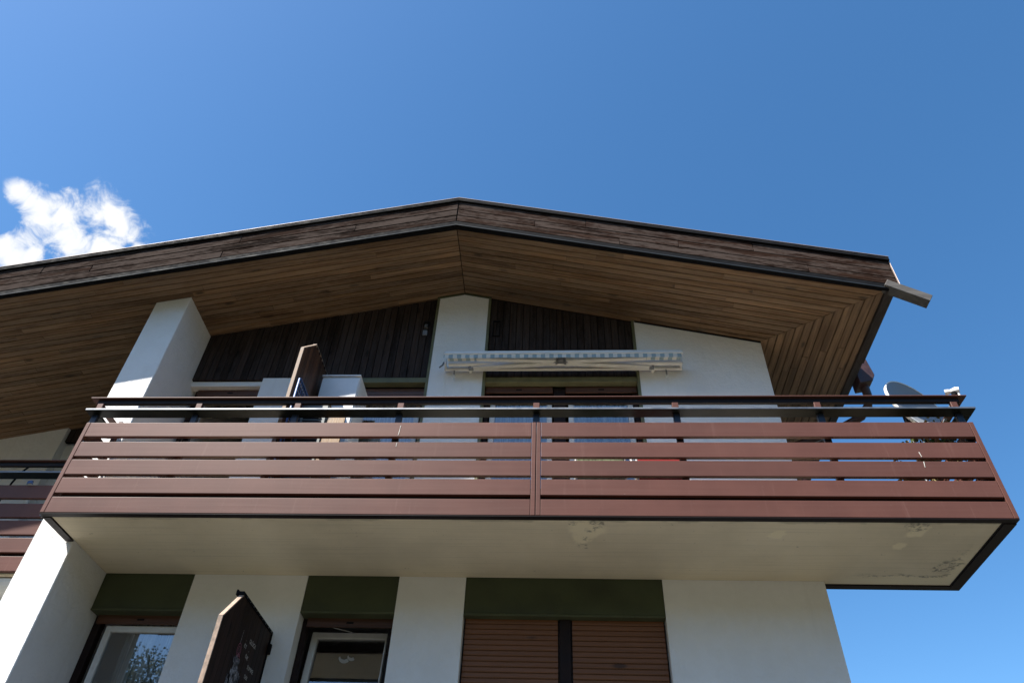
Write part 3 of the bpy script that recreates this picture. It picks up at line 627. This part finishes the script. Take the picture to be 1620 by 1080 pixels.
MB().box(-2.79, -2.775, 6.09, 6.15, 4.365, 4.41).build('clip', 'black', s1)
for i in range(9): MB().tube([(-2.722, 6.2+i*.092, 4.386), (-2.7195, 6.2+i*.092, 4.386)], .006, 6).build('stud', 'steel', s1)
MB().box(-2.745, -2.70, 6.96, 6.998, 4.19, 4.28).build('bracket', 'black', s1, .003)
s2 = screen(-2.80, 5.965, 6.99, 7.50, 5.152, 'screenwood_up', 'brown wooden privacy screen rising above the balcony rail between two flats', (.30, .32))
MB().box(-2.842, -2.796, 6.26, 6.99, 7.499, 7.512).build('top_rail', 'edge_old', s2, .002)
MB().box(-2.842, -2.796, 6.978, 6.992, 5.16, 7.498).build('back_rail', 'black', s2)
for i in range(8): MB().box(-2.797, -2.793, 6.30+i*.085, 6.34+i*.085, 7.478, 7.496).build('stud', 'black', s2)
# chalk: writing and a small drawing on the lower screen
def chalk(txt, y, z, size, mat='chalk', ang=0.0):
    cu = bpy.data.curves.new('lettering', 'FONT'); cu.body = txt; cu.size = size; cu.extrude = .0002; cu.offset = 0
    o = bpy.data.objects.new('lettering', cu); COL.objects.link(o)
    dg = bpy.context.evaluated_depsgraph_get(); me = bpy.data.meshes.new_from_object(o.evaluated_get(dg)); bpy.data.objects.remove(o)
    R = Matrix.Rotation(ang, 4, 'X') @ Matrix(((0, 0, 1, -2.7287), (1, 0, 0, 0), (0, 1, 0, 0), (0, 0, 0, 1)))
    for v in me.vertices: p = R @ v.co; v.co = (p.x, p.y+y, p.z+z)
    me.materials.append(M[mat]); q = bpy.data.objects.new('lettering', me); COL.objects.link(q); q.parent = s1; q.matrix_parent_inverse = s1.matrix_world.inverted(); return q
chalk('GLÜCK', 6.515, 4.112, .052, ang=.03); chalk('·', 6.435, 4.085, .05); chalk('IST', 6.42, 4.045, .048, ang=-.05); chalk('·', 6.548, 4.033, .05); chalk('DIE', 6.505, 3.985, .046, ang=-.1); chalk('SUMME', 6.61, 3.925, .05, ang=.02); chalk('DER', 6.60, 3.845, .044)
def flat(pts, w, name, mat):
    m = MB()
    for i in range(len(pts)-1):
        A, B = Vector((0,)+pts[i]), Vector((0,)+pts[i+1]); dv = (B-A); nn = Vector((0, -dv.z, dv.y)).normalized()*w*random.uniform(.35, .65)
        for e in ((A, B),): m.add([(-2.7288, p.y, p.z) for p in (A-nn, B-nn, B+nn, A+nn)], [(0, 1, 2, 3)])
    m.build(name, mat, s1)
flat([(6.333, 4.153), (6.328, 4.10), (6.325, 4.04)], .004, 'chalk_line', 'chalk')
flat([(6.34+.042*math.cos(q*.45), 3.985+.055*math.sin(q*.45)) for q in range(15)], .006, 'chalk_ring', 'chalk_pink')
flat([(6.34+.022*math.cos(q*.6), 3.985+.030*math.sin(q*.6)) for q in range(11)], .005, 'chalk_ring', 'chalk_pink')
flat([(6.36+.034*math.cos(q*.6), 3.925+.030*math.sin(q*.6)) for q in range(11)], .008, 'chalk_ring', 'chalk_pink')
random.seed(5)
for i in range(95):
    t_ = random.random(); yy = 6.34+(random.random()-.5)*(.10+.24*t_)+.06*t_; zz = 3.95-.34*t_; flat([(yy, zz), (yy+random.uniform(-.02, .02), zz-random.uniform(.03, .08))], .012, 'chalk_smudge', 'chalk_white') if i < 40 else None
m = MB()
for i in range(130):
    t_ = random.random(); yy = 6.36+(random.random()-.5)*(.08+.26*t_)+.05*t_; zz = 3.94-.34*t_; l_ = random.uniform(.02, .07); w_ = random.uniform(.002, .006); m.add([(-2.7284, yy-w_, zz), (-2.7284, yy-w_+.01, zz-l_), (-2.7284, yy+w_+.01, zz-l_), (-2.7284, yy+w_, zz)], [(0, 1, 2, 3)])
for i in range(120):
    yy = random.uniform(6.27, 6.50); zz = 3.82-random.random()*.22+(yy-6.27)*.12; l_ = random.uniform(.04, .09); w_ = random.uniform(.003, .008); m.add([(-2.7282, yy-w_, zz), (-2.7282, yy-w_, zz-l_), (-2.7282, yy+w_, zz-l_), (-2.7282, yy+w_, zz)], [(0, 1, 2, 3)])
dm = m.build('chalk_dress', 'chalk_white', s1); dm['kind'] = 'stuff'

# ------------------------------------------------------------------ things on the balcony
cb = thing('storage_cabinet', 'tall white cabinet on the balcony with a patch of sun on its front', 'cabinet', (-2.51, 6.77, 5.15))
MB().box(-2.745, -2.292, 6.572, 6.985, 5.152, 7.262).build('carcass', 'cab', cb, .006)
MB().box(-2.738, -2.299, 6.552, 6.5715, 5.20, 7.215).build('door', 'cab', cb, .004); MB().box(-2.750, -2.287, 6.548, 6.99, 7.263, 7.283).build('top', 'cab', cb, .004); MB().box(-2.36, -2.345, 6.535, 6.5515, 6.1, 6.25).build('handle', 'steel', cb)
MB().box(-2.2915, -2.288, 6.60, 6.95, 5.2, 7.26).build('side_panel', 'cab', cb, .002)
gc = thing('metal_locker', 'grey louvred locker between the upper screen and the railing', 'cabinet', (-2.58, 6.3, 5.15))
MB().box(-2.715, -2.44, 6.19, 6.45, 5.152, 6.56).build('carcass', 'grey_cab', gc, .005)
for i in range(12): MB().box(-2.68, -2.48, 6.183, 6.189, 6.0+i*.035, 6.014+i*.035).build('louvre', 'black', gc)
MB().box(-2.72, -2.435, 6.185, 6.455, 6.561, 6.578).build('top', 'edge_old', gc)
yb_ = thing('wooden_board', 'honey coloured wooden board leaning beside the grey locker', 'board', (-2.35, 6.22, 5.15))
MB().prism([(6.16, 5.152), (6.18, 5.152), (6.24, 6.53), (6.22, 6.53)], -2.43, -2.235, 'X').build('panel', 'yellow', yb_, .003); MB().prism([(6.155, 5.9), (6.2, 5.9), (6.2, 5.94), (6.155, 5.94)], -2.43, -2.235, 'X').build('batten', 'yellow', yb_)
dr = thing('drying_rack', 'folded blue drying rack leaning against the upper wooden screen', 'drying rack', (-2.745, 6.15, 5.15))
fr = MB(); A = (5.985, 5.16); 
fr.tube([(-2.755, 5.985, 5.16), (-2.755, 5.985, 6.74), (-2.755, 6.02, 6.765), (-2.755, 6.32, 6.765), (-2.755, 6.35, 6.74), (-2.755, 6.35, 5.16)], .012, 8); fr.build('frame', 'blue', dr)
for i in range(14): MB().tube([(-2.752, 5.99+.0, 6.70-i*.1), (-2.752, 6.345, 6.70-i*.1)], .005, 5).build('bar', 'awn_metal', dr)
for i in range(6): MB().tube([(-2.748, 6.04+i*.05, 5.2), (-2.748, 6.04+i*.05, 6.755)], .005, 5).build('bar', 'blue', dr)
# wall lamp and hatch on the cladding
wl = thing('wall_lamp', 'small outdoor lamp on the dark cladding left of the white gable pillar', 'lamp', (-1.71, 7.03, 8.45))
MB().box(-1.757, -1.672, 7.012, 7.030, 8.56, 8.62).build('hood', 'black', wl, .003); MB().tube([(-1.715, 7.0, 8.54), (-1.715, 7.0, 8.49)], [.022, .028], 10).build('glass_shade', 'steel', wl)
MB().box(-1.752, -1.69, 7.010, 7.031, 8.37, 8.46).build('switch_box', 'steel', wl, .003)
ht = tag(MB().box(-.822, -.728, 7.014, 7.030, 8.345, 8.35).box(-.822, -.812, 7.014, 7.03, 8.35, 8.612).box(-.738, -.728, 7.014, 7.03, 8.35, 8.612).box(-.822, -.728, 7.008, 7.03, 8.612, 8.63).build('wall_hatch', 'black', None, .002), 'small dark hatch frame on the cladding right of the white gable pillar', 'hatch')

# satellite dish
n_ = Vector((.40, -.90, .20)).normalized(); ctr = Vector((3.835, 6.40, 6.68)); dn = (Vector((0, 0, -1))-n_*(-n_.z)); dn.normalize(); rt = n_.cross(dn).normalized()
sd = thing('satellite_dish', 'grey satellite dish with white rim behind the right end of the railing', 'satellite dish', (3.80, 6.55, 5.15))
m = MB(); RN, SN = 7, 40; Rr = .375; vs = []
for i in range(RN+1):
    q = i/RN
    for k in range(SN): th = 2*math.pi*k/SN; vs.append(ctr+(rt*math.cos(th)*.93+dn*math.sin(th))*Rr*q+n_*(.085*(q*q-1)))
fs = [(i*SN+k, i*SN+(k+1) % SN, (i+1)*SN+(k+1) % SN, (i+1)*SN+k) for i in range(1, RN) for k in range(SN)]+[(k, (k+1) % SN+SN, k+SN) for k in range(SN)]
nb = len(vs); vs2 = [v-n_*.012 for v in vs]
me_ = MB().add(vs, fs, True).add(vs2, [tuple(reversed(f)) for f in fs], True); me_.build('reflector', 'dish', sd)
rim = [ctr+(rt*math.cos(2*math.pi*k/SN)*.93+dn*math.sin(2*math.pi*k/SN))*Rr for k in range(SN+1)]
m = MB(); vs = []
for k in range(SN+1):
    p = rim[k]; o_ = (p-ctr).normalized(); vs += [p+n_*.004, p+o_*.012+n_*.004, p+o_*.012-n_*.030, p-n_*.030]
m.add(vs, [(4*k+j, 4*k+(j+1) % 4, 4*k+4+(j+1) % 4, 4*k+4+j) for k in range(SN) for j in range(4)], True).build('rim', 'white_pl', sd)
feed = Vector((4.05, 6.06, 6.60)); bot = ctr+dn*.40*1.0-n_*.02
MB().tube([bot-n_*.06, bot+dn*.04+n_*.05, feed+dn*.05-n_*.02], .013, 8).build('feed_arm', 'steel', sd)
nb_ = Vector((-.55, .35, .1)).normalized()
lb = feed+Vector((.0, 0, .0)); MB().tube([lb+nb_*.075, lb+nb_*.035], [.030, .026], 12).build('feed_horn', 'white_pl', sd); MB().tube([lb+nb_*.04, lb-nb_*.02, lb-nb_*.055], [.018, .036, .030], 12).build('converter', 'white_pl', sd); MB().tube([lb-nb_*.03+Vector((0, 0, -.02)), lb-nb_*.035+Vector((0, 0, -.075))], .012, 8).build('connector', 'white_pl', sd); MB().tube([lb+Vector((0, 0, -.02)), lb+Vector((0, 0, -.06))], .03, 8).build('clamp', 'black', sd)
MB().tube([ctr-n_*.1, ctr-n_*.16+Vector((0, 0, -.1)), (3.70, 6.55, 6.2), (3.70, 6.55, 5.16)], .022, 10).build('mast', 'steel', sd); MB().box(3.60, 3.80, 6.45, 6.65, 5.152, 5.17).build('foot', 'steel', sd); MB().box(3.70, 3.78, 6.44, 6.52, 6.50, 6.70).build('mount', 'black', sd, .004)

# plants
def plant(x, y, z0, h, rad, n, label, mats=('leaf', 'leaf_dry'), seed=1, pr=.13):
    rnd = random.Random(seed); p = thing('potted_plant', label, 'plant', (x, y, z0), 'potted plants at the right end of the balcony')
    MB().tube([(x, y, z0+.002), (x, y, z0+.19), (x, y, z0+.22)], [pr*.72, pr, pr*1.08], 14).build('pot', 'pot', p)
    st = MB(); lf = MB(); ld = MB()
    for i in range(9):
        a = rnd.random()*6.28; e = rnd.uniform(.2, 1)*rad; tip = Vector((x+e*math.cos(a), y+e*math.sin(a), z0+.2+h*rnd.uniform(.6, 1))); b0 = Vector((x, y, z0+.2)); mid = b0.lerp(tip, .5)+Vector((0, 0, .06)); st.tube([b0, mid, tip], [.006, .005, .003], 5)
        for j in range(n//9):
            t_ = rnd.uniform(.2, 1.05); c = (b0.lerp(mid, t_*2) if t_ < .5 else mid.lerp(tip, t_*2-1))+Vector((rnd.uniform(-.05, .05), rnd.uniform(-.05, .05), rnd.uniform(-.04, .04)))
            d1 = Vector((rnd.uniform(-1, 1), rnd.uniform(-1, 1), rnd.uniform(-.6, .6))).normalized(); d2 = d1.cross(Vector((rnd.uniform(-1, 1), rnd.uniform(-1, 1), rnd.uniform(-1, 1)))).normalized(); L_ = rnd.uniform(.03, .06); w = L_*.32
            (lf if rnd.random() < .6 else ld).add([c, c+d1*L_*.5+d2*w, c+d1*L_, c+d1*L_*.5-d2*w], [(0, 1, 2, 3)])
    st.build('stem', 'leaf_dry', p); a_ = lf.build('foliage', mats[0], p); a_['kind'] = 'stuff'; c_ = ld.build('dry_foliage', mats[1], p); c_['kind'] = 'stuff'
plant(3.55, 6.12, 5.15, .82, .16, 700, 'tallest potted plant, beside the satellite dish mast', seed=1)
plant(3.30, 6.10, 5.15, .40, .16, 420, 'low bushy plant left of the satellite dish mast', seed=2); plant(2.95, 6.55, 5.15, .28, .18, 420, 'short potted plant near the wall corner', seed=3); plant(3.74, 6.0, 5.15, .86, .10, 420, 'potted plant in the right railing corner', seed=4, pr=.1)
# folding chairs and a table
def chair(x, y, label, fab, rot=0.0):
    c = thing('garden_chair', label, 'chair', (x, y, 5.10), 'garden chairs on the balcony'); z = 5.10
    f = MB()
    for s_ in (-.24, .24): f.tube([(x+s_, y-.22, z+.055), (x+s_, y+.22, z+.62)], .013, 8); f.tube([(x+s_, y+.24, z+.055), (x+s_, y-.18, z+.5), (x+s_, y-.22, z+.92)], .013, 8); f.tube([(x+s_, y-.22, z+.62), (x+s_, y+.25, z+.63)], .016, 8)
    f.tube([(x-.24, y-.22, z+.92), (x+.24, y-.22, z+.92)], .013, 8); f.build('frame', 'white_pl', c)
    MB().box(x-.22, x+.22, y-.19, y+.24, z+.42, z+.46).build('seat', fab, c, .015); 
    MB().add([(x-.23, y-.235, z+.90), (x+.23, y-.235, z+.90), (x+.23, y-.20, z+.47), (x-.23, y-.20, z+.47), (x-.23, y-.205, z+.90), (x+.23, y-.205, z+.90), (x+.23, y-.17, z+.47), (x-.23, y-.17, z+.47)], [(0, 1, 2, 3), (4, 7, 6, 5), (0, 4, 5, 1), (2, 6, 7, 3), (0, 3, 7, 4), (1, 5, 6, 2)]).build('backrest', fab, c, .006)
chair(.44, 6.42, 'white framed garden chair with green patterned cushion, left of the pair', 'greenfab'); chair(1.04, 6.42, 'white framed garden chair with red cushion, right of the pair', 'red')
fc = thing('folded_chair', 'folded white garden chair leaning between the table and the red cushioned chair', 'chair', (1.0, 6.75, 5.15))
for a_, c_ in ((.80, 1.12), (1.12, .80)): MB().tube([(a_, 6.70, 5.16), (c_, 6.86, 6.36)], .012, 8).build('leg', 'white_pl', fc)
MB().tube([(.80, 6.84, 6.24), (1.12, 6.84, 6.24)], .010, 8).build('crossbar', 'white_pl', fc)
MB().box(.82, 1.10, 6.76, 6.775, 5.75, 5.95).build('seat', 'red', fc, .004)
tb_ = thing('garden_table', 'pale garden table in front of the right wall of the balcony', 'table', (1.37, 6.48, 5.15))
MB().box(1.12, 1.62, 6.25, 6.7, 5.58, 5.61).build('table_top', 'white_pl', tb_, .006)
for sx in (1.17, 1.57):
    for sy in (6.3, 6.65): MB().tube([(sx, sy, 5.152), (sx, sy, 5.58)], .016, 8).build('leg', 'white_pl', tb_)
cl_ = tag(MB().add([(-5.88+.022*i, 6.84+.006*math.sin(i*1.7+j), 5.985-.018*j-.006*math.cos(i*2.1)) for j in range(3) for i in range(4)], [(4*j+i, 4*j+i+1, 4*j+i+5, 4*j+i+4) for j in range(2) for i in range(3)], True).build('cloth', 'blue'), 'small blue cloth hooked on the neighbour railing', 'cloth')
md = cl_.modifiers.new('thick', 'SOLIDIFY'); md.thickness = .012
tag(MB().tube([(-6.42, 7.2, 5.2), (-6.405, 7.2, 5.9), (-6.385, 7.2, 6.18), (-6.35, 7.2, 6.32), (-6.28, 7.2, 6.42), (-6.16, 7.2, 6.47)], .011, 8).build('curved_rod', 'black'), 'thin dark curved rod standing on the neighbour balcony', 'rod')

# tree across the yard (seen as a reflection in the lower left window)
def tree(x, y, h, seed, label):
    rnd = random.Random(seed); t = thing('leafy_tree', label, 'tree', (x, y, 0), 'trees across the yard'); tk = MB(); tk.tube([(x, y, 0), (x+.1, y, h*.3), (x-.1, y+.1, h*.6), (x, y, h*.92)], [.22, .17, .11, .03], 10)
    cents = []
    for i in range(34):
        q = rnd.uniform(.28, .98); a = rnd.random()*6.28; R = h*.27*math.sin(min(1, (1.05-q)*1.7)*1.5)+.2; c = Vector((x+R*rnd.uniform(.3, 1)*math.cos(a), y+R*rnd.uniform(.3, 1)*math.sin(a), h*q)); cents.append((c, rnd.uniform(.5, .95))); tk.tube([(x, y, h*q*.8), c], [.05, .012], 5)
    tk.build('trunk', 'bark', t); lf = MB()
    for c, R in cents:
        for j in range(1500):
            v = Vector((rnd.gauss(0, 1), rnd.gauss(0, 1), rnd.gauss(0, .8))).normalized()*R*rnd.uniform(.45, 1.1); p = c+v; d1 = Vector((rnd.uniform(-1, 1), rnd.uniform(-1, 1), rnd.uniform(-1, .3))).normalized(); d2 = d1.cross(Vector((rnd.random(), rnd.random(), rnd.random()))).normalized(); L_ = rnd.uniform(.05, .11)
            lf.add([p, p+d1*L_*.5+d2*L_*.3, p+d1*L_, p+d1*L_*.5-d2*L_*.3], [(0, 1, 2, 3)])
    c_ = lf.build('crown', 'leaf', t)
tree(-11.5, -5.5, 8.6, 1, 'leafy tree across the yard, the nearer one mirrored in the lower left window'); tree(-17.5, -8, 9.5, 2, 'taller leafy tree further off across the yard')
